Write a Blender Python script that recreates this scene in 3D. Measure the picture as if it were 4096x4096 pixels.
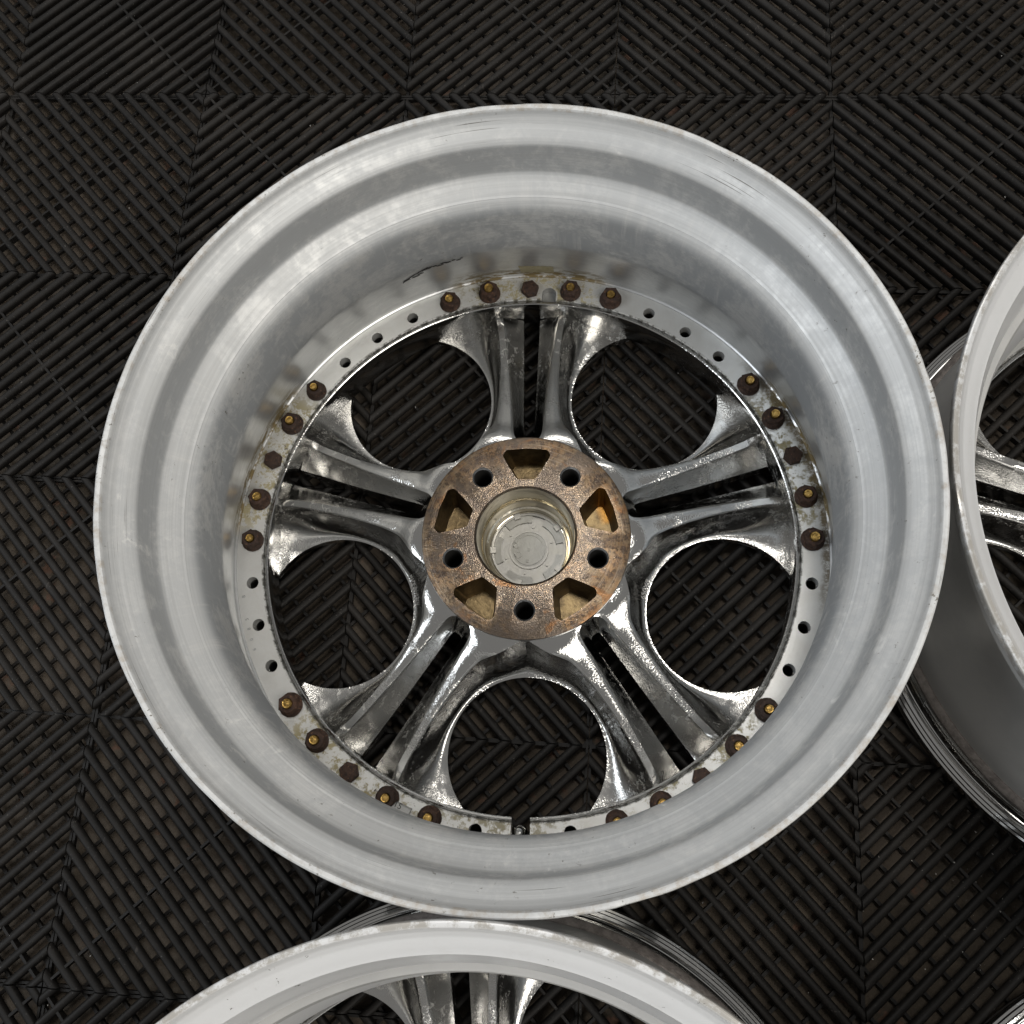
import bpy, bmesh, math, random
import numpy as np
from mathutils import Vector, Matrix
random.seed(7)
rng = np.random.default_rng(7)
for o in list(bpy.data.objects): bpy.data.objects.remove(o)
scene = bpy.context.scene
COL = scene.collection
PI = math.pi
def rad(a): return a*PI/180

# ------------------------------------------------------------------ camera
cd = bpy.data.cameras.new('camera'); cam = bpy.data.objects.new('camera', cd); COL.objects.link(cam)
cd.sensor_width = 36.0; cd.lens = 36.0*3841.67/4096; cd.clip_start = 0.01; cd.clip_end = 60
cam.location = (0.400146, -0.639363, 0.763855); cam.rotation_euler = (0.290709, 0.0747176, 0.0637631)
scene.camera = cam
# ------------------------------------------------------------------ world and lamps (indoor workshop light, no sky, no sun)
W = bpy.data.worlds.new('World'); scene.world = W; W.use_nodes = True
bg = W.node_tree.nodes['Background']; bg.inputs[0].default_value = (1.0, 0.985, 0.96, 1); bg.inputs[1].default_value = 0.20
def lamp(name, loc, target, sx, sy, power, col):
    l = bpy.data.lights.new(name, 'AREA'); l.shape = 'RECTANGLE'; l.size = sx; l.size_y = sy; l.energy = power; l.color = col
    o = bpy.data.objects.new(name, l); COL.objects.link(o); o.location = loc
    d = Vector(target)-Vector(loc); o.rotation_euler = d.to_track_quat('-Z', 'Y').to_euler()
    return o
lamp('ceiling_or_fill_light', (1.60, -1.45, 2.0), (0.5, -0.6, 0), 1.4, 1.2, 23, (1.0, 0.96, 0.89))
lamp('ceiling_or_fill_light', (0.55, 0.08, 2.5), (0.45, -0.4, 0), 0.6, 0.30, 10, (1.0, 0.97, 0.92))
lamp('ceiling_or_fill_light', (-1.70, -0.85, 2.0), (0.0, -0.6, 0), 1.0, 1.3, 20, (0.88, 0.94, 1.0))
lamp('ceiling_or_fill_light', (0.25, 1.70, 2.3), (0.3, -0.2, 0), 1.6, 0.6, 9, (1.0, 0.97, 0.92))  # added fill lamp without a known source, brightens the near barrel wall
scene.view_settings.view_transform = 'Standard'; scene.view_settings.look = 'None'
scene.view_settings.gamma = 1.0; scene.view_settings.use_curve_mapping = False
scene.view_settings.exposure = 0.32
scene.render.engine = 'CYCLES'
cy_ = scene.cycles; cy_.max_bounces = 7; cy_.diffuse_bounces = 3; cy_.glossy_bounces = 5; cy_.transmission_bounces = 2; cy_.caustics_reflective = False; cy_.caustics_refractive = False

# ------------------------------------------------------------------ helpers
def tag(o, label=None, cat=None, group=None, kind=None):
    if label: o['label'] = label
    if cat: o['category'] = cat
    if group: o['group'] = group
    if kind: o['kind'] = kind
    return o
def obj(name, me, parent=None, mat=None, loc=None, rotz=None):
    if mat is not None and not me.materials: me.materials.append(mat)
    o = bpy.data.objects.new(name, me); COL.objects.link(o); o.parent = parent
    if loc is not None: o.location = loc
    if rotz is not None: o.rotation_euler = (0, 0, rotz)
    return o
def empty(name, loc, rotz=0):
    o = bpy.data.objects.new(name, None); COL.objects.link(o); o.location = loc; o.rotation_euler = (0, 0, rotz)
    o.empty_display_size = 0.02
    return o
def mesh(name, V, F, smooth=True, angle=35):
    me = bpy.data.meshes.new(name); me.from_pydata([tuple(v) for v in V], [], F); me.update()
    if smooth:
        me.polygons.foreach_set('use_smooth', [True]*len(me.polygons)); me.set_sharp_from_angle(angle=rad(angle))
    return me
def lathe(name, prof, segs=200, closed=True, angle=35, a0=0, a1=2*PI):
    n = len(prof); V = []; F = []; full = abs(a1-a0-2*PI) < 1e-6
    m = segs if full else segs+1
    for i in range(m):
        a = a0+(a1-a0)*i/segs; c, s = math.cos(a), math.sin(a)
        for r, z in prof: V.append((r*c, r*s, z))
    for i in range(segs):
        j = (i+1) % m
        for k in range(n if closed else n-1):
            l = (k+1) % n
            F.append((i*n+k, j*n+k, j*n+l, i*n+l))
    if closed and not full: F.append(tuple(range(n))); F.append(tuple((m-1)*n+k for k in reversed(range(n))))
    me = mesh(name, V, F, True, angle)
    bm = bmesh.new(); bm.from_mesh(me); bmesh.ops.recalc_face_normals(bm, faces=bm.faces); bm.to_mesh(me); bm.free()
    return me
def boolean(base, cutter):
    a = bpy.data.objects.new('a', base); b = bpy.data.objects.new('b', cutter); COL.objects.link(a); COL.objects.link(b)
    md = a.modifiers.new('b', 'BOOLEAN'); md.operation = 'DIFFERENCE'; md.object = b; md.solver = 'EXACT'
    try: md.material_mode = 'TRANSFER'
    except Exception: pass
    dg = bpy.context.evaluated_depsgraph_get(); dg.update()
    me = bpy.data.meshes.new_from_object(a.evaluated_get(dg))
    bpy.data.objects.remove(a); bpy.data.objects.remove(b)
    me.polygons.foreach_set('use_smooth', [True]*len(me.polygons)); me.set_sharp_from_angle(angle=rad(32))
    return me
def bm_mesh(name, bm, smooth=True, angle=35):
    bmesh.ops.recalc_face_normals(bm, faces=bm.faces)
    me = bpy.data.meshes.new(name); bm.to_mesh(me); bm.free()
    if smooth:
        me.polygons.foreach_set('use_smooth', [True]*len(me.polygons)); me.set_sharp_from_angle(angle=rad(angle))
    return me
def prism(bm, pts, z0, z1, scale=1.0, mi=0, c=None):
    c = c or (sum(p[0] for p in pts)/len(pts), sum(p[1] for p in pts)/len(pts))
    lo = [bm.verts.new((c[0]+(x-c[0])*scale, c[1]+(y-c[1])*scale, z0)) for x, y in pts]
    hi = [bm.verts.new((x, y, z1)) for x, y in pts]; n = len(pts); fs = []
    for i in range(n): fs.append(bm.faces.new((lo[i], lo[(i+1) % n], hi[(i+1) % n], hi[i])))
    fs.append(bm.faces.new(list(reversed(lo)))); fs.append(bm.faces.new(hi))
    for f in fs: f.material_index = mi
def circle(cx, cy, r, n=24): return [(cx+r*math.cos(2*PI*i/n), cy+r*math.sin(2*PI*i/n)) for i in range(n)]
def crom(tab, u):
    ks = [k for k, _ in tab]
    i = max(0, min(len(ks)-2, max([j for j in range(len(ks)) if ks[j] <= u+1e-9] or [0])))
    f = (u-ks[i])/(ks[i+1]-ks[i])
    P = lambda j: np.atleast_1d(np.array(tab[max(0, min(len(tab)-1, j))][1], float))
    K = lambda j: ks[max(0, min(len(ks)-1, j))]
    h = ks[i+1]-ks[i]
    m0 = (P(i+1)-P(i-1))/max(1e-6, K(i+1)-K(i-1))*h; m1 = (P(i+2)-P(i))/max(1e-6, K(i+2)-K(i))*h
    return (2*f**3-3*f*f+1)*P(i)+(f**3-2*f*f+f)*m0+(-2*f**3+3*f*f)*P(i+1)+(f**3-f*f)*m1

# ------------------------------------------------------------------ materials
class NT:
    def __init__(s, name):
        s.m = bpy.data.materials.new(name); s.m.use_nodes = True; s.t = s.m.node_tree
        s.b = s.t.nodes['Principled BSDF']; s.tc = s.t.nodes.new('ShaderNodeTexCoord')
    def set(s, **k):
        for n, v in k.items(): s.inp(n.replace('_', ' '), v)
        return s
    def inp(s, n, v):
        i = s.b.inputs[n]
        if isinstance(v, bpy.types.NodeSocket): s.t.links.new(v, i)
        elif isinstance(v, tuple): i.default_value = (*v, 1) if len(v) == 3 else v
        else: i.default_value = v
    def put(s, sock, v):
        if isinstance(v, bpy.types.NodeSocket): s.t.links.new(v, sock)
        elif isinstance(v, tuple) and sock.type == 'RGBA' and len(v) == 3: sock.default_value = (*v, 1)
        else: sock.default_value = v
    def math(s, op, a, b=None, c=None, clamp=False):
        n = s.t.nodes.new('ShaderNodeMath'); n.operation = op; n.use_clamp = clamp
        for i, v in enumerate((a, b, c)):
            if v is not None: s.put(n.inputs[i], v)
        return n.outputs[0]
    def noise(s, vec, scale, detail=4, rough=.6, dist=0):
        n = s.t.nodes.new('ShaderNodeTexNoise'); s.put(n.inputs['Vector'], vec)
        n.inputs['Scale'].default_value = scale; n.inputs['Detail'].default_value = detail if scale < 5 else max(0., min(detail, math.log2(2600/scale)))
        n.inputs['Roughness'].default_value = rough; n.inputs['Distortion'].default_value = dist
        return n.outputs['Fac']
    def voro(s, vec, scale, feature='F1'):
        n = s.t.nodes.new('ShaderNodeTexVoronoi'); s.put(n.inputs['Vector'], vec); n.feature = feature
        n.inputs['Scale'].default_value = scale
        return n.outputs['Distance']
    def ramp(s, f, a, b, lo=0., hi=1.):
        n = s.t.nodes.new('ShaderNodeMapRange'); n.clamp = True; n.interpolation_type = 'SMOOTHSTEP'
        s.put(n.inputs[0], f)
        for i, v in enumerate((a, b, lo, hi)): s.put(n.inputs[1+i], v)
        return n.outputs[0]
    def mix(s, f, a, b):
        n = s.t.nodes.new('ShaderNodeMix'); n.data_type = 'RGBA'; s.put(n.inputs[0], f); s.put(n.inputs[6], a); s.put(n.inputs[7], b)
        return n.outputs[2]
    def mixf(s, f, a, b):
        n = s.t.nodes.new('ShaderNodeMix'); n.data_type = 'FLOAT'; s.put(n.inputs[0], f); s.put(n.inputs[2], a); s.put(n.inputs[3], b)
        return n.outputs[0]
    def bump(s, h, strength=.3, dist=.001, prev=None):
        n = s.t.nodes.new('ShaderNodeBump'); s.put(n.inputs['Height'], h); s.put(n.inputs['Strength'], strength); n.inputs['Distance'].default_value = dist
        if prev is not None: s.t.links.new(prev, n.inputs['Normal'])
        return n.outputs[0]
    def scalev(s, vec, v):
        n = s.t.nodes.new('ShaderNodeMapping'); s.put(n.inputs['Vector'], vec); n.inputs['Scale'].default_value = v
        return n.outputs[0]
    def sep(s, vec):
        n = s.t.nodes.new('ShaderNodeSeparateXYZ'); s.put(n.inputs[0], vec); return n.outputs
    def comb(s, x, y, z):
        n = s.t.nodes.new('ShaderNodeCombineXYZ')
        for i, v in enumerate((x, y, z)): s.put(n.inputs[i], v)
        return n.outputs[0]
    def polar(s):
        x, y, z = s.sep(s.tc.outputs['Object'])
        th = s.math('ARCTAN2', y, x)
        r = s.math('SQRT', s.math('ADD', s.math('MULTIPLY', x, x), s.math('MULTIPLY', y, y)))
        return th, r, z, s.comb(s.math('MULTIPLY', s.math('COSINE', th), .22), s.math('MULTIPLY', s.math('SINE', th), .22), z)
    def geo(s, what):
        n = s.t.nodes.new('ShaderNodeNewGeometry'); return n.outputs[what]

def mat_barrel():
    """raw machined aluminium, oxidised in patches, with turning lines and dried runs"""
    n = NT('raw_aluminium'); th, r, z, cy = n.polar(); P = n.tc.outputs['Object']
    turn = n.noise(n.scalev(cy, (6, 6, 900)), 1.0, 3, .7)
    blot = n.noise(P, 26, 6, .68, .4); fine = n.noise(P, 160, 5, .7)
    runs = n.noise(n.scalev(cy, (130, 130, 8)), 1.0, 4, .7)
    mid = n.math('MULTIPLY', n.ramp(z, .112, .124), n.ramp(z, .195, .186))          # the rough centre band
    wall = n.math('MULTIPLY', mid, n.ramp(z, .176, .166))
    low = n.ramp(z, .126, .116)
    ox = n.math('MULTIPLY', n.ramp(n.math('ADD', blot, n.math('MULTIPLY', fine, .35)), .50, .74), n.mixf(n.math('MAXIMUM', wall, n.math('MULTIPLY', n.ramp(z, .189, .191), n.ramp(z, .217, .214, 0., .55))), .50, .95))
    c = n.mix(n.ramp(blot, .35, .7), (.73, .735, .73), (.82, .815, .795))
    c = n.mix(ox, c, (.45, .47, .49))
    c = n.mix(n.math('MULTIPLY', n.ramp(runs, .52, .72), n.math('MULTIPLY', mid, n.ramp(blot, .45, .6))), c, (.70, .70, .69))
    c = n.mix(n.ramp(turn, .35, .72, 0., .42), c, (.46, .465, .46))
    chalk = n.math('MULTIPLY', n.ramp(n.noise(P, 60, 6, .75, .8), .575, .68, 0., .55), n.ramp(n.noise(P, 9, 2), .50, .62))
    chalk = n.math('MULTIPLY', chalk, n.ramp(z, .160, .185))
    c = n.mix(chalk, c, (.84, .83, .80))
    pit = n.math('MULTIPLY', n.ramp(n.noise(P, 230, 4, .7), .64, .72), n.ramp(n.noise(P, 17, 3), .50, .64))
    c = n.mix(pit, c, (.22, .21, .19))
    lip = n.ramp(z, .2318, .2330)
    c = n.mix(n.math('MULTIPLY', lip, n.ramp(n.math('ADD', n.math('MULTIPLY', fine, .6), n.math('MULTIPLY', blot, .4)), .46, .66)), c, (.48, .445, .40))
    c = n.mix(n.math('MULTIPLY', lip, n.math('MULTIPLY', n.ramp(n.noise(P, 330, 3, .7), .62, .68), n.ramp(n.noise(P, 14, 3), .52, .64))), c, (.16, .145, .12))
    scr = n.math('MULTIPLY', n.ramp(n.noise(n.scalev(cy, (14, 14, 1500)), 1.0, 2, .5), .66, .72), n.math('MULTIPLY', n.ramp(z, .214, .220), n.ramp(n.noise(P, 7, 2), .48, .62)))
    c = n.mix(scr, c, (.14, .13, .12))
    # yellow residue just above the bolt flange, near the spokes
    spk = n.ramp(n.math('COSINE', n.math('MULTIPLY', n.math('SUBTRACT', th, rad(90)), 5.0)), -.1, .45)
    yel = n.math('MULTIPLY', n.math('MULTIPLY', spk, n.ramp(z, .082, .057)), n.ramp(n.noise(n.scalev(cy, (60, 60, 160)), 1.0, 5, .75), .43, .55))
    c = n.mix(yel, c, (.22, .165, .075))
    rough = n.mixf(low, n.mixf(ox, .44, .58), .30); rough = n.mixf(lip, rough, .6)
    rough = n.mixf(chalk, rough, .8); rough = n.math('ADD', rough, n.math('MULTIPLY', fine, .06)); rough = n.mixf(yel, rough, .8)
    met = n.mixf(low, n.mixf(chalk, n.mixf(ox, .42, .40), .1), .62); met = n.mixf(yel, met, .1)
    h = n.math('ADD', n.math('MULTIPLY', turn, .35), n.math('MULTIPLY', n.math('ADD', fine, pit), .35))
    n.set(Base_Color=c, Roughness=rough, Metallic=met, Normal=n.bump(h, .22, .0007)); return n.m
def mat_paint(name, col, rough=.33, met=.45):
    n = NT(name); th, r, z, cy = n.polar(); P = n.tc.outputs['Object']
    chip = n.math('MULTIPLY', n.ramp(n.noise(P, 120, 5, .7, .5), .66, .69), n.ramp(n.noise(P, 11, 3), .47, .58))
    dirt = n.ramp(n.noise(P, 30, 5, .7), .5, .8)
    lip = n.math('MULTIPLY', n.ramp(r, .2455, .2475), n.ramp(n.noise(P, 70, 5, .75), .40, .56))
    c = n.mix(n.math('MULTIPLY', dirt, .20), col, (.5, .48, .44)); c = n.mix(n.math('MULTIPLY', lip, .7), c, (.34, .31, .26)); c = n.mix(chip, c, (.12, .11, .10))
    outer = n.math('MULTIPLY', n.ramp(r, .2148, .2154), n.ramp(z, .172, .165))
    n.set(Base_Color=c, Roughness=n.math('ADD', rough, n.math('MULTIPLY', dirt, .12)), Metallic=n.mixf(chip, met, .2), Normal=n.bump(n.noise(P, 900, 2), .03, .0004)); return n.m
def mat_flange():
    n = NT('machined_flange'); th, r, z, cy = n.polar(); P = n.tc.outputs['Object']
    fine = n.noise(P, 240, 6, .75); big = n.noise(P, 55, 4, .65, .5)
    spk = n.ramp(n.math('COSINE', n.math('MULTIPLY', n.math('SUBTRACT', th, rad(90)), 5.0)), .02, .5)
    lowside = n.ramp(n.math('COSINE', n.math('SUBTRACT', th, rad(255))), .86, .97)
    m = n.math('MAXIMUM', spk, n.math('MULTIPLY', lowside, .8))
    yel = n.math('MULTIPLY', m, n.ramp(n.math('ADD', n.math('MULTIPLY', fine, .55), n.math('MULTIPLY', big, .5)), .505, .60))
    drk = n.math('MULTIPLY', m, n.math('MULTIPLY', n.ramp(n.noise(P, 330, 6, .8), .60, .68), n.ramp(n.noise(P, 70, 3), .50, .60)))
    c = n.mix(n.ramp(big, .3, .8), (.74, .74, .72), (.66, .65, .62))
    c = n.mix(yel, c, (.40, .35, .21)); c = n.mix(drk, c, (.09, .075, .05))
    edge = n.math('MULTIPLY', n.ramp(r, .2082, .2066), n.ramp(fine, .42, .6)); c = n.mix(edge, c, (.12, .115, .10))
    tide = n.math('MULTIPLY', n.math('MULTIPLY', n.ramp(n.math('ADD', r, n.math('MULTIPLY', big, .006)), .2225, .2275), n.ramp(n.math('COSINE', n.math('SUBTRACT', th, rad(13))), .86, .95)), n.ramp(fine, .30, .55)); c = n.mix(n.math('MULTIPLY', tide, .85), c, (.15, .11, .055))
    dirty = n.math('MAXIMUM', n.math('MAXIMUM', yel, drk), tide)
    n.set(Base_Color=c, Roughness=n.mixf(dirty, .36, .8), Metallic=n.mixf(dirty, .55, .1), Normal=n.bump(n.math('ADD', n.noise(n.scalev(P, (1, 1, 1)), 700, 3), dirty), .15, .0004)); return n.m
def mat_chrome(name='chrome', pit=1.0, grain=1.0, base=(.56, .555, .54)):
    """plated casting: mirror with an orange-peel grain, pitted and cloudy in patches"""
    n = NT(name); P = n.tc.outputs['Object']
    g = n.noise(P, 820, 1, .5); g2 = n.noise(P, 420, 1, .5); patch = n.noise(P, 30, 4, .7, .6); p2 = n.noise(P, 90, 5, .75, .5)
    rgh = n.math('MULTIPLY', n.math('ADD', n.math('MULTIPLY', n.ramp(patch, .46, .62), .8), .2), grain)
    cloud = n.math('MULTIPLY', n.ramp(n.math('ADD', n.math('MULTIPLY', p2, .6), n.math('MULTIPLY', patch, .4)), .57, .66), pit)
    out = n.math('MULTIPLY', n.ramp(n.sep(P)[0], .120, .185), n.math('MULTIPLY', pit, n.ramp(patch, .30, .52)))
    c = n.mix(n.math('MULTIPLY', cloud, .6), base, (.56, .54, .50)); c = n.mix(n.math('MULTIPLY', out, .35), c, (.40, .385, .36))
    flake = n.math('MULTIPLY', n.math('MULTIPLY', n.ramp(n.noise(P, 170, 4, .78, .4), .545, .60), n.ramp(n.sep(P)[0], .115, .180)), n.math('MULTIPLY', n.ramp(patch, .44, .54), pit)); c = n.mix(n.math('MULTIPLY', flake, .8), c, (.66, .65, .62))
    rust = n.math('MULTIPLY', n.math('MULTIPLY', n.ramp(n.noise(P, 48, 4, .7), .66, .76), pit), .35); c = n.mix(rust, c, (.30, .20, .11))
    n.set(Base_Color=c, Roughness=n.math('ADD', n.mixf(flake, n.mixf(n.math('MAXIMUM', cloud, n.math('MULTIPLY', out, .62)), .085, .30), .45), n.math('MULTIPLY', rust, .3)), Metallic=n.mixf(flake, 1.0, .7),
          Normal=n.bump(n.math('ADD', g, n.math('MULTIPLY', g2, .3)), n.math('ADD', n.math('MULTIPLY', rgh, .46), .012), .0009)); return n.m
def mat_pad():
    n = NT('rusty_mounting_face'); P = n.tc.outputs['Object']; th, r, z, cy = n.polar()
    a = n.noise(P, 45, 6, .75, .6); b = n.noise(P, 520, 5, .8); d = n.noise(P, 120, 5, .75)
    c = n.mix(n.ramp(a, .35, .65), (.235, .143, .075), (.235, .175, .115))
    c = n.mix(n.ramp(d, .46, .62), c, (.095, .066, .05)); c = n.mix(n.math('MULTIPLY', n.ramp(n.noise(P, 260, 4, .75), .50, .60), .8), c, (.06, .043, .033))
    inner = n.ramp(n.math('ADD', r, n.math('MULTIPLY', n.math('SUBTRACT', a, .5), .05)), .066, .050)
    c = n.mix(n.math('MULTIPLY', inner, .5), c, (.25, .21, .17))
    rings = n.noise(n.comb(n.math('MULTIPLY', r, 1500.), n.math('MULTIPLY', th, 1.2), 0.), 1.0, 2, .6); c = n.mix(n.ramp(rings, .52, .68, 0., .45), c, (.40, .34, .27))
    c = n.mix(n.math('MULTIPLY', n.ramp(n.noise(P, 24, 4, .65, .5), .47, .58), .75), c, (.13, .105, .086)); c = n.mix(n.math('MULTIPLY', n.ramp(n.noise(P, 33, 4, .7, .8), .56, .66), .6), c, (.30, .135, .045))
    v1 = n.noise(P, 900, 2, .5)
    sp = n.math('MULTIPLY', n.ramp(n.voro(P, 900), .20, .10), n.ramp(b, .52, .60)); c = n.mix(sp, c, (.75, .66, .55))
    side = n.ramp(z, .0655, .0648); c = n.mix(side, c, (.62, .62, .62))
    n.set(Base_Color=c, Roughness=n.mixf(sp, n.mixf(inner, .30, .25), .2), Metallic=n.mixf(n.ramp(d, .45, .66), .92, .7), Normal=n.bump(n.math('ADD', b, v1), .32, .0007)); return n.m
def simple(name, col, rough=.5, met=0., bumps=0., bscale=300, var=.0, col2=None, vscale=60):
    n = NT(name); P = n.tc.outputs['Object']; c = col
    if var: c = n.mix(n.ramp(n.noise(P, vscale, 5, .7), .35, .7), col, col2)
    n.set(Base_Color=c, Roughness=rough, Metallic=met)
    if bumps: n.set(Normal=n.bump(n.noise(P, bscale, 4, .7), bumps, .0008))
    return n.m
def mat_rib():
    n = NT('black_plastic'); P = n.tc.outputs['Object']; g = n.geo('Position')
    oi = n.t.nodes.new('ShaderNodeObjectInfo').outputs['Random']
    d = n.noise(g, 150, 5, .75); e = n.noise(g, 12, 4, .65)
    c = n.mix(n.ramp(d, .42, .75), (.0060, .0053, .0046), (.0145, .0127, .0110))
    c = n.mix(n.math('MULTIPLY', n.ramp(e, .45, .7), .5), c, (.032, .028, .024))
    dust = n.math('MULTIPLY', n.ramp(n.noise(g, 520, 4, .8), .635, .72), n.ramp(n.noise(g, 45, 3), .42, .60)); c = n.mix(n.math('MULTIPLY', dust, .8), c, (.13, .122, .11))
    scuff = n.math('MULTIPLY', n.ramp(n.noise(n.scalev(g, (1, .35, 1)), 210, 3, .7, 1.2), .64, .70), n.ramp(n.noise(g, 21, 3), .52, .64)); c = n.mix(n.math('MULTIPLY', scuff, .6), c, (.10, .09, .08))
    c = n.mix(n.math('MULTIPLY', oi, .18), c, (.034, .030, .028))
    n.set(Base_Color=c, Roughness=n.math('ADD', .50, n.math('MULTIPLY', d, .25)), Normal=n.bump(d, .25, .0006)); n.b.inputs['Specular IOR Level'].default_value = .30; return n.m
def mat_concrete():
    n = NT('dusty_concrete'); g = n.geo('Position')
    a = n.noise(g, 60, 5, .7); s = n.noise(g, 420, 4, .75); l = n.noise(g, 6, 3)
    c = n.mix(n.ramp(a, .35, .68), (.050, .040, .029), (.098, .078, .057)); c = n.mix(n.ramp(s, .58, .66), c, (.055, .042, .03))
    c = n.mix(n.ramp(l, .42, .65), c, n.mix(.5, c, (.15, .12, .095)))
    c = n.mix(n.math('MULTIPLY', n.ramp(n.noise(g, 35, 4), .62, .7), .6), c, (.17, .085, .055))
    n.set(Base_Color=c, Roughness=.9, Normal=n.bump(n.math('ADD', a, s), .5, .002)); return n.m

M = {}
M['barrel'] = mat_barrel(); M['flange'] = mat_flange(); M['chrome'] = mat_chrome('pitted_chrome', 1.0, 1.0)
M['lip'] = mat_chrome('polished_chrome', .35, .03); M['pad'] = mat_pad(); M['rib'] = mat_rib(); M['concrete'] = mat_concrete()
M['silver'] = mat_paint('silver_paint', (.80, .805, .81), .33, .36); M['white'] = mat_paint('pale_silver_paint', (.84, .845, .85), .34, .25)
M['pocket'] = simple('grimy_gold_pocket', (.19, .138, .07), .30, 1.0, .28, 260, 1, (.075, .053, .03), 90)
pk = NT('grimy_gold_pocket'); tp, rp, zp, _ = pk.polar(); PP_ = pk.tc.outputs['Object']
cp_ = pk.mix(pk.ramp(pk.noise(PP_, 90, 5, .7), .35, .7), (.19, .138, .07), (.07, .05, .028))
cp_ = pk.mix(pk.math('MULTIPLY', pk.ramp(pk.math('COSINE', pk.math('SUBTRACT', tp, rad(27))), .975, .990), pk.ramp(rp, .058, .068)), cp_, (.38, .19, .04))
pk.set(Base_Color=cp_, Roughness=.32, Metallic=.9, Normal=pk.bump(pk.noise(PP_, 260, 3, .7), .28, .0008)); M['pocket'] = pk.m
M['hole'] = simple('bare_steel', (.45, .46, .47), .3, .9, .15, 400, 1, (.22, .22, .22), 150)
M['nut'] = simple('brown_rust', (.085, .048, .034), .72, .25, .7, 420, 1, (.035, .021, .016), 260)
nn = NT('brown_rust'); PN = nn.tc.outputs['Object']; ro = nn.t.nodes.new('ShaderNodeObjectInfo').outputs['Random']
cn = nn.mix(nn.ramp(nn.noise(PN, 260, 4, .7), .35, .7), nn.mix(ro, (.10, .052, .034), (.055, .034, .026)), (.032, .020, .016)); cn = nn.mix(nn.ramp(nn.noise(PN, 700, 2), .60, .70), cn, (.17, .09, .05))
nn.set(Base_Color=cn, Roughness=.72, Metallic=.25, Normal=nn.bump(nn.noise(PN, 520, 3, .7), .8, .0009)); M['nut'] = nn.m
M['brass'] = simple('brass', (.55, .37, .12), .32, 1.0, .5, 500, 1, (.30, .17, .05), 300)
M['bore'] = simple('tarnished_nickel', (.74, .69, .58), .10, 1.0, .10, 250, 1, (.58, .52, .40), 60)
M['cap'] = simple('grey_cast_cap', (.30, .29, .27), .38, .6, .15, 300, 1, (.30, .29, .26), 120)
M['capplastic'] = simple('clear_grey_plastic', (.40, .385, .33), .25, .0, .1, 200, 1, (.33, .315, .27), 90)
M['resin'] = simple('dried_adhesive', (.48, .43, .28), .7, 0, .5, 300, 1, (.36, .31, .18), 160)
M['black'] = simple('tar_print_and_hole_shade', (.035, .032, .03), .6, 0, .4, 300)  # tar marks, weight figures, and painted shade inside the ring's holes
M['weight'] = simple('zinc_weight', (.40, .40, .39), .45, .6, .2, 300)
M['lug_shade'] = simple('lug_hole_shade', (.012, .011, .010), .8)  # near-black colour stands in for the shade deep inside the lug holes
M['letter'] = simple('highlit_cast_lettering', (.80, .79, .77), .4, .0, .1, 400)  # pale colour stands in for highlights on the chrome letters' edges
M['barout'] = simple('grey_satin', (.66, .655, .64), .45, .35, .05, 500, 1, (.58, .58, .57), 14)
M['seal'] = simple('rough_bead_hump', (.30, .27, .25), .55, .6, 1.0, 260, 1, (.17, .15, .14), 150)

# ------------------------------------------------------------------ wheel shapes (metres, z = 0 on the mat, wheel lies face down)
WR, WC, WZ = .0605, .1605, .014        # window radius, window centre radius, height of the window edge
B0 = [(0, (88, 0)), (.06, (88.2, 2.6)), (.14, (90.5, 4.2)), (.24, (101, 4.6)), (.5, (138, 5.4)), (.72, (165, 6)), (.88, (186, 6.6)), (1, (204, 7))]
B1 = [(0, (78, 0)), (.06, (79, 6)), (.14, (84, 10.5)), (.24, (98, 12.2)), (.5, (138, 15.5)), (.72, (165, 18.5)), (.88, (186, 21)), (1, (204.5, 24))]
B2 = [(0, (62.2, 45.2)), (.12, (80, 37.5)), (.24, (98, 26.8)), (.5, (138, 24.2)), (.72, (165, 25.8)), (.88, (186, 28)), (1, (203.5, 32))]
ZR = [(0, .060), (.14, .0585), (.24, .054), (.5, .046), (.72, .0415), (.88, .0385), (.95, .036), (1, .031)]
PSIM = rad(133)
def b3(u):
    psi = PSIM*u; rr = WC-WR*math.cos(psi); tt = WR*math.sin(psi)      # window frame, tt towards the spoke
    r = math.hypot(rr, tt); a = rad(36)-math.atan2(tt, rr)
    return np.array((r*math.cos(a), r*math.sin(a)))*1000
def flank_z(u, v):
    zr = float(crom(ZR, u)[0]); p = 2.4+.9*min(1, u*1.4)
    return WZ+(zr-WZ)*max(0., 1-v)**p
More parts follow.
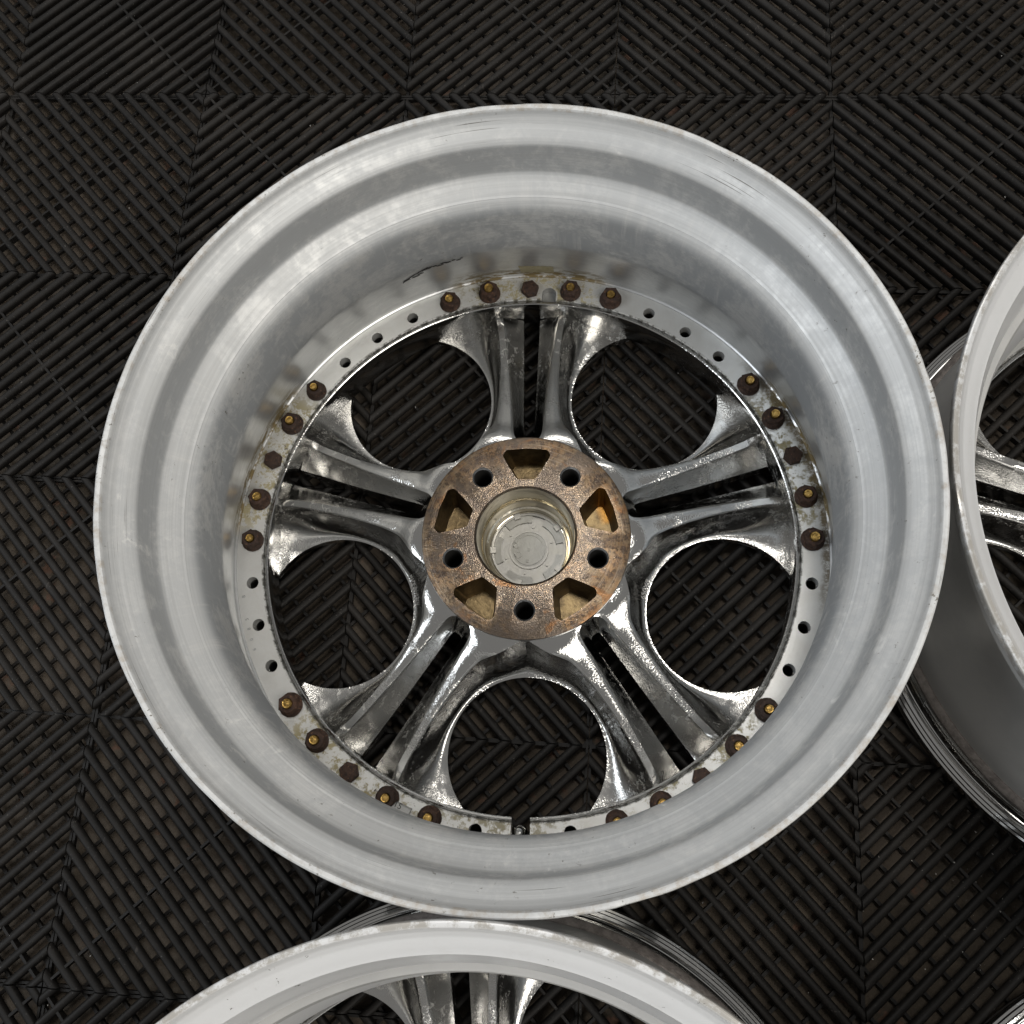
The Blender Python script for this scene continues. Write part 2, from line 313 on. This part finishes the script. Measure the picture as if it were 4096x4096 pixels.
def spoke_mesh():
    NU = 72; rows = []
    vch = np.linspace(0, 1, 10); vri = np.linspace(0, 1, 9)[1:-1]; vfl = np.linspace(0, 1, 20)
    for i in range(NU+1):
        u = i/NU
        p0, p1, p2, p3 = crom(B0, u), crom(B1, u), crom(B2, u), b3(u); zr = float(crom(ZR, u)[0])
        z0 = float(np.interp(u, [0, .24, .5, .88, 1], [.045, .040, .031, .023, .020]))
        if u > .9:                                       # run the outer ends into the ring
            k = (u-.9)/.1; p2 = p2*(1+k*(208/np.hypot(*p2)-1))
        pts = [(p0, .0065), (p0, z0-.0012)]
        for v in vch:                                    # channel, rising to the ridge
            pts.append((p0+(p1-p0)*v, z0+(zr-z0)*(v**1.2)))
        for v in (.06, .14, .5, .86, .94): pts.append((p1+(p2-p1)*v, zr+.0009*min(1, math.sin(PI*v)*2.4)))
        for v in vfl: pts.append((p2+(p3-p2)*v, flank_z(u, v)))
        pts.append((p3, WZ-.0012)); pts.append((p3, .0065))
        zz = np.array([z for _, z in pts]); XY = np.array([p for p, _ in pts])
        zs = zz.copy()
        rows.append([(x/1000, y/1000, z) for (x, y), z in zip(XY, zs)])
    n = len(rows[0]); V = [p for r in rows for p in r]; F = []
    for i in range(NU):
        for k in range(n-1): F.append((i*n+k, (i+1)*n+k, (i+1)*n+k+1, i*n+k+1))
    off = len(V); V += [(x, -y, z) for x, y, z in V]; F += [tuple(off+q for q in reversed(f)) for f in F]
    me = mesh('spoke', V, F, True, 38)
    bm = bmesh.new(); bm.from_mesh(me); bmesh.ops.remove_doubles(bm, verts=bm.verts, dist=1e-6); bmesh.ops.recalc_face_normals(bm, faces=bm.faces)
    up = sum(f.normal.z*f.calc_area() for f in bm.faces)
    if up < 0: bmesh.ops.reverse_faces(bm, faces=bm.faces)
    bm.to_mesh(me); bm.free(); return me
def barrel_prof(H, drop=0.):
    """rear barrel, inner side then outer side; H = height of the rear edge"""
    k = (H-.06)/(.235-.06)
    f = lambda z: .06+(z-.06)*k if z > .06 else z
    inner = [(.2272, .0450), (.2272, .0527), (.2283, .0535), (.2286, .0555), (.2280, .0585), (.2262, .066), (.2230, .079), (.2190, .096), (.2155, .111), (.2136, .1185), (.2125, .124), (.2119, .132),
             (.2116, .150), (.2117, .164), (.2124, .1695), (.2140, .1735), (.2172, .1775), (.2215, .1815), (.2255, .1848), (.2290, .1878), (.2300, .1889), (.2306, .1902), (.2309, .193), (.2312, .204), (.2315, .2145), (.2318, .2160), (.2324, .2172),
             (.2350, .2200), (.2385, .2232), (.2405, .2249), (.2418, .2261), (.2427, .2275), (.2436, .2284), (.2444, .2295), (.2451, .2308), (.2455, .2322)]
    if drop: inner = inner[:4]+[(.2270, .0640), (.2180, .0850), (.2095, .1020), (.2078, .1100), (.2076, .1180), (.2084, .1260), (.2140, .1480), (.2205, .1740), (.2226, .1840), (.2238, .1900), (.2246, .1960), (.2262, .2010), (.2285, .2070), (.2302, .2120), (.2310, .2150), (.2316, .2166)]+[p for p in inner if p[1] > .2168]
    lipz = [(.2459, .2333), (.2466, .2342), (.2478, .2348), (.2490, .2350), (.2498, .2346), (.2502, .2337), (.2502, .2290), (.2494, .2268), (.2470, .2258), (.2440, .2248), (.2410, .2232), (.2390, .2205)]
    outer = [(.2378, .216), (.2368, .205), (.2368, .199), (.2376, .1965), (.2376, .1945), (.2350, .192), (.2240, .183), (.2175, .178), (.2158, .172), (.2156, .150), (.2160, .124), (.2175, .114), (.2220, .098), (.2290, .072), (.2320, .060), (.2322, .0475), (.2300, .0450)]
    return [(r, f(z)) for r, z in inner+lipz+outer]
LIP = [(.2290, .0480), (.2330, .0485), (.2362, .0465), (.2376, .0445), (.2378, .0425), (.2366, .0400), (.2364, .0300), (.2372, .0255), (.2385, .0235), (.2392, .0233), (.2396, .0225), (.2408, .0218), (.2414, .0210), (.2432, .0203), (.2438, .0193), (.2456, .0185), (.2462, .0172), (.2476, .0165), (.2484, .0150), (.2487, .0130), (.2487, .0100), (.2482, .0075), (.2470, .0057), (.2450, .0052), (.2435, .0060), (.2400, .0100), (.2330, .0130), (.2270, .0180), (.2265, .0430)]
RING = [(.2058, .0500), (.2050, .0506), (.2036, .0508), (.2029, .0503), (.2026, .0490), (.2030, .0400), (.2042, .0300), (.2052, .0180), (.2056, .0135), (.2070, .0118), (.2150, .0110), (.2264, .0120), (.2264, .0432), (.2062, .0432), (.2060, .0450)]
spoke_me = spoke_mesh()
lip_me = lathe('front_lip', LIP, 220, True, 28)
lip_me.materials.append(M['lip']); lip_me.materials.append(M['seal'])
n_ = len(LIP)
for i, p in enumerate(lip_me.polygons):
    zc = p.center.z; rr = math.hypot(p.center.x, p.center.y)
    p.material_index = 1 if (zc > .0395 and rr > .2300) else 0
def slot_cut(bm, a, r0, r1, hw, z0, z1, roundout=True):
    c, s = math.cos(a), math.sin(a); pts = [(r0, -hw), (r1, -hw)]
    if roundout: pts += [(r1+hw*math.sin(t), -hw*math.cos(t)) for t in np.linspace(.25, PI-.25, 10)]
    pts += [(r1, hw), (r0, hw)]
    prism(bm, [(x*c-y*s, x*s+y*c) for x, y in pts], z0, z1)
def flange_mesh():
    base = lathe('bolt_flange', [(.2064, .0435), (.2064, .0512), (.2071, .0520), (.2271, .0520), (.2271, .0435)], 200, True, 28)
    base.materials.append(M['flange']); base.materials.append(M['weight'])
    bm = bmesh.new()
    for k in range(5):
        for d in (27, 36, 45):
            a = 90+72*k+d
            if abs((a % 360)-270) < 2: continue
            prism(bm, circle(.215*math.cos(rad(a)), .215*math.sin(rad(a)), .0047, 20), .040, .056)
    nf = len(bm.faces); slot_cut(bm, rad(85.7), .2020, .2118, .0058, .0446, .056)
    bm.faces.ensure_lookup_table()
    for f in bm.faces[nf:]: f.material_index = 1
    slot_cut(bm, rad(269.55), .2000, .2290, .0068, .040, .056, False)
    cut = bm_mesh('cut', bm, False); cut.materials.append(M['flange']); cut.materials.append(M['weight'])
    return boolean(base, cut)
flange_me = flange_mesh()
def ring_mesh():
    base = lathe('disc_ring', RING, 200, True, 28); base.materials.append(M['chrome'])
    bm = bmesh.new(); slot_cut(bm, rad(269.55), .1950, .2290, .0066, .0090, .0560, False)
    for k in range(5):
        for d in (27, 36, 45):
            a = 90+72*k+d
            if abs((a % 360)-270) > 2: prism(bm, circle(.215*math.cos(rad(a)), .215*math.sin(rad(a)), .0046, 16), .0125, .0460, 1, 1)
    cut = bm_mesh('cut', bm, False); cut.materials.append(M['chrome']); cut.materials.append(M['black'])  # second slot blackens the bolt-hole walls in place of shade
    base.materials.append(M['black'])
    return boolean(base, cut)
ring_me = ring_mesh()
def rounded(pts, rr, n=6):
    out = []; m = len(pts)
    for i in range(m):
        p, a, b = Vector(pts[i]), Vector(pts[i-1]), Vector(pts[(i+1) % m])
        da, db = (a-p).normalized(), (b-p).normalized(); ang = da.angle(db); t = min(rr/math.tan(ang/2), .45*min((a-p).length, (b-p).length)); r2 = t*math.tan(ang/2)
        c = p+(da+db).normalized()*(r2/math.sin(ang/2)); s, e = p+da*t, p+db*t
        a0 = math.atan2(s.y-c.y, s.x-c.x); a1 = math.atan2(e.y-c.y, e.x-c.x); d = (a1-a0+PI) % (2*PI)-PI
        for k in range(n+1): out.append((c.x+r2*math.cos(a0+d*k/n), c.y+r2*math.sin(a0+d*k/n)))
    return out
def pad_mesh():
    base = lathe('mounting_pad', [(.0372, .024), (.0372, .0640), (.0380, .0655), (.0391, .0666), (.0782, .0666), (.0789, .0662), (.0791, .0655), (.0791, .0630), (.0787, .0560), (.0787, .0240)], 160, True, 30)
    base.materials.append(M['pad']); base.materials.append(M['pocket']); base.materials.append(M['hole']); base.materials.append(M['lug_shade'])
    bm = bmesh.new()
    for k in range(5):
        a = rad(90+72*k); c, s = math.cos(a), math.sin(a)
        tr = rounded([(.0442, -.0072), (.0545, -.0138), (.0640, -.0192), (.0688, -.0165), (.0700, 0), (.0688, .0165), (.0640, .0192), (.0545, .0138), (.0442, .0072)], .0032, 4)
        prism(bm, [(x*c-y*s, x*s+y*c) for x, y in tr], .0370, .0690, .66, 0, (.0590*c, .0590*s))
    cp = bm_mesh('cut', bm, False); cp.materials.append(M['pocket'])
    me = boolean(base, cp)
    bm = bmesh.new()
    for k in range(5):
        a = rad(54+72*k); cx, cy = .05715*math.cos(a), .05715*math.sin(a)
        prof = [(.0069, .0300), (.0069, .0650), (.0082, .0667), (.0082, .0700)]
        rings = [[bm.verts.new((cx+r*math.cos(2*PI*i/28), cy+r*math.sin(2*PI*i/28), z)) for i in range(28)] for r, z in prof]
        for q in range(3):
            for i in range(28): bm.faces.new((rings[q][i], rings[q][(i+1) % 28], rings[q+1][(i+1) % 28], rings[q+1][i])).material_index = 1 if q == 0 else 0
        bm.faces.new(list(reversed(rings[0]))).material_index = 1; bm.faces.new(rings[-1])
    ch = bm_mesh('cut', bm, False); ch.materials.append(M['hole']); ch.materials.append(M['lug_shade'])
    return boolean(me, ch)
pad_me = pad_mesh()
bore_me = lathe('hub_bore', [(.0373, .0655), (.0368, .0620), (.0362, .0480), (.0352, .0462), (.0345, .0455), (.0340, .0440), (.0338, .0345), (.0330, .0325), (.0316, .0315), (.0310, .0300), (.0307, .0250), (.0298, .0245), (.0296, .0220), (.0, .0215)], 120, False, 30)
def cap_mesh():
    bm = bmesh.new()
    def ring(r0, r1, z0, z1, a0=0, a1=360, n=60, mi=0):
        full = a1-a0 >= 360; m = n if full else n+1; L = []
        for i in range(m):
            a = rad(a0+(a1-a0)*i/n); L.append([bm.verts.new((r*math.cos(a), r*math.sin(a), z)) for r, z in ((r0, z0), (r0, z1), (r1, z1), (r1, z0))])
        for i in range(n):
            p, q = L[i], L[(i+1) % m]
            for k in range(4):
                f = bm.faces.new((p[k], q[k], q[(k+1) % 4], p[(k+1) % 4])); f.material_index = mi
        if not full:
            for s in (L[0], L[-1]): bm.faces.new(s).material_index = mi
    ring(.0150, .0292, .0195, .0222, mi=0)                       # base plate
    ring(.0280, .0297, .0195, .0250, mi=0)                       # rim
    for k in range(5): ring(.0222, .0279, .0195, .0240, 72*k+12, 72*k+62, 14, 1)
    for k in range(5): ring(.0262, .0305, .0215, .0262, 72*k+33, 72*k+43, 4, 0)    # clips
    ring(.0143, .0158, .0195, .0236, mi=0)
    ring(.0, .0143, .0195, .0228, mi=1, n=40); ring(.0118, .0127, .0215, .0234, mi=1, n=40)
    for k in range(6):
        a = rad(60*k+20); prism(bm, circle(.0190*math.cos(a), .0190*math.sin(a), .0013, 12), .0215, .0232)
    for x, y, r in ((-.0105, .0035, .0024), (-.0085, -.0040, .0030), (0, 0, .0012), (-.001, -.0092, .0013)):
        ra = circle(x, y, r, 18); rb = circle(x, y, r*.72, 18)
        A = [bm.verts.new((*p, .0234)) for p in ra]; Bv = [bm.verts.new((*p, .0234)) for p in rb]; A0 = [bm.verts.new((*p, .022)) for p in ra]; B00 = [bm.verts.new((*p, .022)) for p in rb]
        for i in range(18):
            j = (i+1) % 18
            for q in ((A[i], A[j], Bv[j], Bv[i]), (A0[i], A0[j], A[j], A[i]), (Bv[i], Bv[j], B00[j], B00[i])): bm.faces.new(q).material_index = 1
    me = bm_mesh('centre_cap', bm, True, 30); me.materials.append(M['cap']); me.materials.append(M['capplastic']); return me
cap_me = cap_mesh()
def nut_meshes():
    bm = bmesh.new()                                             # flanged hex nut
    def loop(r, z, n=24, hexa=None): return [bm.verts.new(((hexr(i, n, hexa) if hexa else r)*math.cos(2*PI*i/n), (hexr(i, n, hexa) if hexa else r)*math.sin(2*PI*i/n), z)) for i in range(n)]
    def hexr(i, n, af):
        a = (2*PI*i/n) % (PI/3)-PI/6; return af/2/math.cos(a)
    ls = [loop(.0078, 0), loop(.0079, .0012), loop(.0074, .0020), loop(0, .0034, hexa=.0121), loop(0, .0074, hexa=.0121), loop(.0056, .0084), loop(.0034, .0084), loop(.0034, .0050)]
    for v in ls[0]+ls[1]+ls[2]: v.co.x *= 1+random.uniform(-.03, .03); v.co.y *= 1+random.uniform(-.03, .03)
    for p, q in zip(ls, ls[1:]):
        for i in range(24): bm.faces.new((p[i], p[(i+1) % 24], q[(i+1) % 24], q[i]))
    bm.faces.new(ls[-1])
    nut = bm_mesh('flange_nut', bm, True, 32); nut.materials.append(M['nut'])
    bm = bmesh.new()
    prof = [(.0030, .0040), (.0030, .0098), (.0026, .0103), (.0019, .0102), (.0016, .0098), (.0009, .0099)]
    L = [[bm.verts.new((r*math.cos(2*PI*i/16), r*math.sin(2*PI*i/16), z)) for i in range(16)] for r, z in prof]
    for p, q in zip(L, L[1:]):
        for i in range(16): bm.faces.new((p[i], p[(i+1) % 16], q[(i+1) % 16], q[i]))
    bm.faces.new(L[-1]); stud = bm_mesh('stud', bm, True, 40); stud.materials.append(M['brass'])
    bm = bmesh.new()
    L = [[bm.verts.new((.0130/2/math.cos((2*PI*i/24) % (PI/3)-PI/6)*k*math.cos(2*PI*i/24), .0130/2/math.cos((2*PI*i/24) % (PI/3)-PI/6)*k*math.sin(2*PI*i/24), z)) for i in range(24)] for k, z in ((1, 0), (1, .0042), (.93, .0049), (.80, .0051))]
    for p, q in zip(L, L[1:]):
        for i in range(24): bm.faces.new((p[i], p[(i+1) % 24], q[(i+1) % 24], q[i]))
    bm.faces.new(L[-1]); head = bm_mesh('bolt_head', bm, True, 32); head.materials.append(M['nut'])
    return nut, stud, head
nut_me, stud_me, head_me = nut_meshes()

def glyphs(txt, size, ext):
    cu = bpy.data.curves.new('t', 'FONT'); cu.body = txt; cu.size = size; cu.extrude = ext; cu.align_x = 'CENTER'; cu.resolution_u = 3
    o = bpy.data.objects.new('t', cu); COL.objects.link(o)
    dg = bpy.context.evaluated_depsgraph_get(); dg.update(); me = bpy.data.meshes.new_from_object(o.evaluated_get(dg)); bpy.data.objects.remove(o)
    return me
from mathutils.bvhtree import BVHTree
_bv = BVHTree.FromPolygons([v.co.copy() for v in spoke_me.vertices], [tuple(p.vertices) for p in spoke_me.polygons])
def disc_z(x, y):
    best = None
    for k in range(5):
        R = Matrix.Rotation(-rad(90+72*k), 3, 'Z'); h = _bv.ray_cast(R@Vector((x, y, .1)), Vector((0, 0, -1)))
        if h[0] is not None and (best is None or h[0].z > best): best = h[0].z
    return WZ if best is None else best
def window_text(name, txt, ang, x0, x1, hgt, d0, root):
    """raised cast lettering that follows the slope round a window, tops towards the hub"""
    me = glyphs(txt, hgt*1.4, .0006); xs = [v.co.x for v in me.vertices]; lo, hi = min(xs), max(xs)
    for v in me.vertices:
        tt = x0+(v.co.x-lo)/(hi-lo)*(x1-x0); d = WR+d0+v.co.y; psi = tt/(WR+d0); u = abs(psi)/PSIM
        rr, t2 = WC-d*math.cos(psi), d*math.sin(psi); a = rad(ang); x, y = rr*math.cos(a)-t2*math.sin(a), rr*math.sin(a)+t2*math.cos(a)
        v.co = (x, y, disc_z(x, y)+.0010+v.co.z)
    me.materials.clear(); me.materials.append(M['letter']); return obj(name, me, root)
def stamp(txt, ang, r, hgt, root):
    me = glyphs(txt, hgt*1.4, .00012)
    for v in me.vertices:
        a = rad(ang); x, y = v.co.x, v.co.y; er = (math.cos(a), math.sin(a)); et = (math.sin(a), -math.cos(a))
        v.co = (er[0]*(r+y)+et[0]*x, er[1]*(r+y)+et[1]*x, .05205+v.co.z)
    me.materials.clear(); me.materials.append(M['hole']); return obj('stamped_figure', me, root)
def wall_r(z): return float(np.interp(z, [.0555, .0585, .066, .079, .096, .111, .1185, .124], [.2286, .2280, .2262, .2230, .2190, .2155, .2136, .2125]))
def wall_patch(name, outline, mat, root):
    """thin residue that follows the lower wall; outline in (degrees, height)"""
    bm = bmesh.new(); a0 = min(p[0] for p in outline); a1 = max(p[0] for p in outline); n = 40; top = []; bot = []
    def span(a):
        hit = []
        for (x0, y0), (x1, y1) in zip(outline, outline[1:]+outline[:1]):
            if (x0-a)*(x1-a) <= 0 and abs(x1-x0) > 1e-9: hit.append(y0+(y1-y0)*(a-x0)/(x1-x0))
        return min(hit), max(hit)
    rows = []
    for i in range(n+1):
        a = a0+(a1-a0)*(i+.01)/(n+.02); lo, hi = span(a); j = random.uniform(-.0007, .0007); row = []
        for q in range(5):
            z = lo+(hi-lo)*q/4+(j if q in (0, 4) else 0); r = wall_r(z)-(.0006 if 0 < q < 4 else .0002); row.append(bm.verts.new((r*math.cos(rad(a)), r*math.sin(rad(a)), z)))
        rows.append(row)
    for p, q in zip(rows, rows[1:]):
        for k in range(4): bm.faces.new((p[k], q[k], q[k+1], p[k+1]))
    me = bm_mesh(name, bm); me.materials.append(mat); return obj(name, me, root)

def make_wheel(loc, rot, H, barrel_mat, label, full=True, nuts=True, outmat=None, drop=0.):
    root = empty('car_wheel', (loc[0], loc[1], 0), rad(rot)); tag(root, label, 'wheel', 'wheels lying face down on the mat')
    bme = lathe('barrel', barrel_prof(H, drop), 260, True, 22); bme.materials.append(barrel_mat); bme.materials.append(outmat or barrel_mat)
    for p in bme.polygons:
        x, y, z = p.center; rr = math.hypot(x, y)
        if (p.normal.x*x+p.normal.y*y) > 0 and z < H-.018 and rr > .2140: p.material_index = 1
    n0 = rng.random(60)*6.28; amp = rng.random(60)**3
    for v in bme.vertices:
        rr = math.hypot(v.co.x, v.co.y)
        if rr > .2478 and v.co.z > H-.006:
            a = math.atan2(v.co.y, v.co.x); d = sum(am*math.exp(-((((a-x+PI) % (2*PI))-PI)/.035)**2) for x, am in zip(n0, amp))
            k = 1-min(1, d)*.0006*random.uniform(.3, 1)/rr; v.co.x *= k; v.co.y *= k; v.co.z -= min(1, d)*.0006*random.random()
    bar = obj('barrel', bme, root)
    obj('front_lip', lip_me, root); fl = obj('bolt_flange', flange_me, root); obj('disc_ring', ring_me, root)
    for k in range(5): obj('spoke', spoke_me, root, M['chrome'], rotz=rad(90+72*k))
    obj('mounting_pad', pad_me, root); obj('hub_bore', bore_me, root, M['bore']); obj('centre_cap', cap_me, root)
    if nuts:
        for k in range(5):
            for d in (-18, -9, 0, 9, 18):
                a = rad(90+72*k+d); p = (.215*math.cos(a), .215*math.sin(a), .0521)
                if d == 0:
                    h = obj('bolt_head', head_me, root, loc=p, rotz=random.uniform(0, 6))
                else:
                    h = obj('flange_nut', nut_me, root, loc=p, rotz=random.uniform(0, 6)); q_ = random.uniform(1.06, 1.15); h.scale = (q_, q_*random.uniform(.97, 1.03), random.uniform(.95, 1.12)); obj('stud', stud_me, h, rotz=random.uniform(0, 6)).scale = (random.uniform(.95, 1.1),)*2+(random.uniform(.92, 1.12),)
    return root, bar, fl
WX, WY, WT = .346088, -.451819, 2.6374
main, bar, fl = make_wheel((WX, WY), WT, .235, M['barrel'], 'bare aluminium wheel with rusty brown hub face and rusty nuts, whole in the middle')
window_text('raised_lettering', 'MADE IN JAPAN', 198, -.0105, .0140, .0042, .0016, main)
window_text('raised_lettering', '650X9', 342, -.0085, .0070, .0034, .0020, main)
for ch, a in (('B', 191.5), ('5', 196.2), ('8', 198.2), ('0', 200.4), ('6', 202.5)): stamp(ch, a, .2216, .0026, fl)
wall_patch('adhesive_residue', [(84.9, .0595), (85.8, .0655), (84.9, .0755), (92.2, .0765), (91.4, .0660), (92.0, .0600)], M['resin'], bar)
wall_patch('tar_mark', [(116.4, .1035), (116.0, .1080), (114.9, .1085), (114.6, .1055)], M['black'], bar)
wall_patch('tar_mark', [(115.0, .1080), (114.6, .1100), (111.9, .1150), (110.6, .1165), (109.6, .1150), (110.2, .1118), (112.2, .1125)], M['black'], bar)
for a_, z_, w_, h_ in ((113.4, .1062, .9, .0008), (112.3, .1085, .7, .0009), (109.1, .1140, .5, .0012), (108.0, .1120, .8, .0010), (107.2, .1150, .6, .0009), (106.2, .1135, .7, .0012), (105.0, .1150, .4, .0008), (104.0, .1130, .5, .0007), (103.3, .1155, .3, .0006)):
    wall_patch('tar_mark', [(a_-w_, z_), (a_-w_*.3, z_+h_), (a_+w_, z_+h_*.6), (a_+w_*.5, z_-h_), (a_-w_*.5, z_-h_*.7)], M['black'], bar)
# valve stem in its gap, and the little clip-on balance weight beside the nuts
va = rad(269.3); stem = lathe('valve_stem', [(.0, .0600), (.0016, .0599), (.0028, .0590), (.0033, .0575), (.0034, .0480), (.0044, .0470), (.0050, .0455), (.0050, .0380), (.0, .0380)], 24, False, 30)
vo = obj('valve_stem', stem, main, M['lip'], (.2128*math.cos(va), .2128*math.sin(va), 0)); vo.location.z = -.0035
wme = lathe('balance_weight', [(.2135, .0524), (.2135, .0550), (.2145, .0562), (.2215, .0562), (.2225, .0550), (.2225, .0524)], 16, True, 30, rad(243.9), rad(248.2))
wo = obj('balance_weight', wme, main, M['weight'])
g = glyphs('15', .0062, .00008)
for v in g.vertices:
    a = rad(245.6); x, y = v.co.x, v.co.y-.001; er = (math.cos(a), math.sin(a)); et = (-math.sin(a), math.cos(a))
    v.co = (er[0]*(.2165-y)+et[0]*x, er[1]*(.2165-y)+et[1]*x, .0563+v.co.z)
g.materials.clear(); g.materials.append(M['black']); obj('weight_figures', g, wo)
make_wheel((.8505, -.4443), -2.0, .2300, M['silver'], 'silver painted wheel cut off by the right edge, touching the middle wheel', True, True, M['barout'], 1)
make_wheel((.3500, -.9520), 10.5, .2420, M['white'], 'pale silver wheel cut off by the bottom edge, below the middle wheel', True, False, M['barout'], 1)
make_wheel((.8450, -.9530), 30, .2350, M['silver'], 'wheel of which only a chrome lip shows in the bottom right corner', True, False, M['barout'], 1)

# ------------------------------------------------------------------ floor: concrete under interlocking ribbed tiles
S = .2; N = 11; PT = S/N; RT, RW2 = .0045, .0034
fl_me = mesh('floor', [(-3, -3, -.0112), (4, -3, -.0112), (4, 3, -.0112), (-3, 3, -.0112)], [(0, 1, 2, 3)], False)
floor = tag(obj('floor', fl_me, None, M['concrete']), 'dusty tan concrete floor covered with black ribbed interlocking tiles', 'floor', None, 'structure')
prof = [(-.42*RW2, -.0045), (-.42*RW2, RT-1.85*RW2)]+[(-RW2*math.cos(t), RT-RW2+RW2*math.sin(t)) for t in np.linspace(rad(-42), rad(222), 11)]+[(.42*RW2, RT-1.85*RW2), (.42*RW2, -.0045)]
def rib_geo(c):
    """one rib of a quadrant: the line a+b=c, mitred on the quadrant's edges; quadrant corner (0,0) is the tile centre"""
    V = []; g = .0005
    for end in (0, 1):
        for w, z in prof:
            cc = c+w*math.sqrt(2)
            zz = z; a, b = (cc-g, g) if cc <= S else (S-g, cc-S+g)
            if cc <= 2*g: a = b = max(cc/2, 0.0)
            if cc >= 2*S-2*g: a = b = min(cc/2, S)
            V.append((a, b, zz) if end == 0 else (b, a, zz))
    n = len(prof); F = [(k, k+1, n+k+1, n+k) for k in range(n-1)]+[tuple(reversed(range(n))), tuple(n+k for k in range(n))]
    return V, F
rib_me = []
for k in range(2*N):
    V, F = rib_geo((k+.5)*PT); me = mesh('rib', V, F, True, 50)
    bm = bmesh.new(); bm.from_mesh(me); bmesh.ops.recalc_face_normals(bm, faces=bm.faces); bm.to_mesh(me); bm.free()
    me.materials.append(M['rib']); rib_me.append(me)
def tile_mesh():
    """lower lattice of one tile: cross bars, edge strips, diagonal webs, node plates"""
    bm = bmesh.new()
    def bar(p, q, w, z0, z1):
        p, q = Vector(p), Vector(q); d = (q-p).normalized(); nrm = Vector((-d.y, d.x))*w/2
        prism(bm, [(p+nrm)[:], (p-nrm)[:], (q-nrm)[:], (q+nrm)[:]], z0, z1)
    for q in range(4):
        R = Matrix.Rotation(q*PI/2, 2)
        def T(a, b): return (R@Vector((a, b)))
        bar(T(.006, .006), T(S-.006, S-.006), .0020, -.0035, .0034)
        m = 1
        while m*.02 < S/math.sqrt(2)-.004:
            off = m*.02*math.sqrt(2)
            for sg in (1, -1):
                a0, b0, a1, b1 = (off, .0012, S-.0012, S-off) if sg > 0 else (.0012, off, S-off, S-.0012)
                bar(T(a0, b0), T(a1, b1), .0024, -.0075, -.0045)
            m += 1
        bar(T(.0012, .0), T(S-.0005, .0), .0030, -.0062, -.0022)              # strip on the tile's middle line
        bar(T(S-.0014, .0), T(S-.0014, S-.001), .0019, -.0062, -.0020); bar(T(0, S-.0014), T(S-.001, S-.0014), .0019, -.0062, -.0020)
        prism(bm, [tuple(T(S-.0006, S-.0006)), tuple(T(S-.0006, S-.010)), tuple(T(S-.010, S-.0006))], -.0055, .0022)
        prism(bm, [tuple(T(.0, .0075)), tuple(T(.0, .0)), tuple(T(.0075, .0))], -.0055, .0021)
        for j in range(N):                                                    # little gussets where ribs meet the edges
            for e in (0, S):
                x = (j+1)*PT
                if random.random() < .30: prism(bm, [tuple(T(x-.0055, abs(e-.0006))), tuple(T(x+.0055, abs(e-.0006))), tuple(T(x, abs(e-.0065)))], -.0065, -.0030)
    me = bm_mesh('tile', bm, False); me.materials.append(M['rib']); return me
tile_me = tile_mesh()
Rc = cam.rotation_euler.to_matrix(); Cc = Vector(cam.location)
circ = [((WX, WY), .235), ((.8505, -.4443), .23), ((.35, -.952), .242), ((.845, -.953), .235)]
def visible(p):
    d = Rc.transposed()@(p-Cc)
    if d.z > -.01: return 0
    x, y = 3841.67*d.x/-d.z, 3841.67*d.y/-d.z
    if abs(x) > 2048 or abs(y) > 2048: return 0
    for (cx, cy), h in circ:
        for z in (h, h*.75, h*.5, .05):
            q = Cc+(p-Cc)*((z-Cc.z)/(p.z-Cc.z)); r = math.hypot(q.x-cx, q.y-cy)
            if (.21 < r < .25 if z > .06 else (r < .10 or .20 < r < .232)): return 0
    return 1
cand = []
for ti in range(-2, 3):
    for tj in range(-1, 3):
        cx, cy = .2+.4*ti, -.2-.4*tj
        for q in range(4):
            R = Matrix.Rotation(q*PI/2, 3, 'Z')
            for k in range(2*N):
                vs = rib_me[k].vertices; p0 = R@((vs[0].co+vs[len(prof)-1].co)/2); p1 = R@((vs[len(prof)].co+vs[-1].co)/2)
                L = (p1-p0).length; s = sum(visible(Vector((cx, cy, 0))+p0.lerp(p1, (i+.5)/16)) for i in range(16))/16*L
                cand.append((s, ti, tj, q, k))
cand.sort(key=lambda c: -c[0]); keep = set(c[1:] for c in cand[:300] if c[0] > 0)
print('RIBS in view', sum(c[0] > 0 for c in cand), 'individual', len(keep))
RV, RF = [], []
for ti in range(-2, 3):
    for tj in range(-1, 3):
        t = obj('tile', tile_me, floor, loc=(.2+.4*ti, -.2-.4*tj, random.uniform(-.0003, .0003)))
        for q in range(4):
            for k in range(2*N):
                if (ti, tj, q, k) in keep: obj('rib', rib_me[k], t, rotz=q*PI/2)
                else:
                    R = Matrix.Rotation(q*PI/2, 3, 'Z'); off = len(RV)
                    RV += [tuple(R@v.co+t.location) for v in rib_me[k].vertices]; RF += [tuple(off+i for i in p.vertices) for p in rib_me[k].polygons]
rest = mesh('ribs', RV, RF, True, 50); tag(obj('ribs', rest, floor, M['rib']), kind='stuff')
# grit: tiny pale crumbs lying on the ribs
bm = bmesh.new()
for _ in range(420):
    x, y = random.uniform(-.3, .85), random.uniform(-.9, .15); s = random.choice((.0003, .0004, .0005, .0008))
    if _ % 3 == 0: x, y = random.gauss(.70, .05), random.gauss(-.70, .05)
    c = Vector((x, y, RT+.0001)); vs = [bm.verts.new(c+Vector((random.uniform(-s, s), random.uniform(-s, s), random.uniform(-s, s)))) for _k in range(4)]
    for f in ((0, 1, 2), (0, 1, 3), (1, 2, 3), (0, 2, 3)): bm.faces.new([vs[i] for i in f])
gm = bm_mesh('grit', bm, False); tag(obj('grit', gm, None, simple('pale_grit', (.45, .43, .40), .6)), 'tiny pale crumbs of grit scattered on the black ribs', 'grit', None, 'stuff')
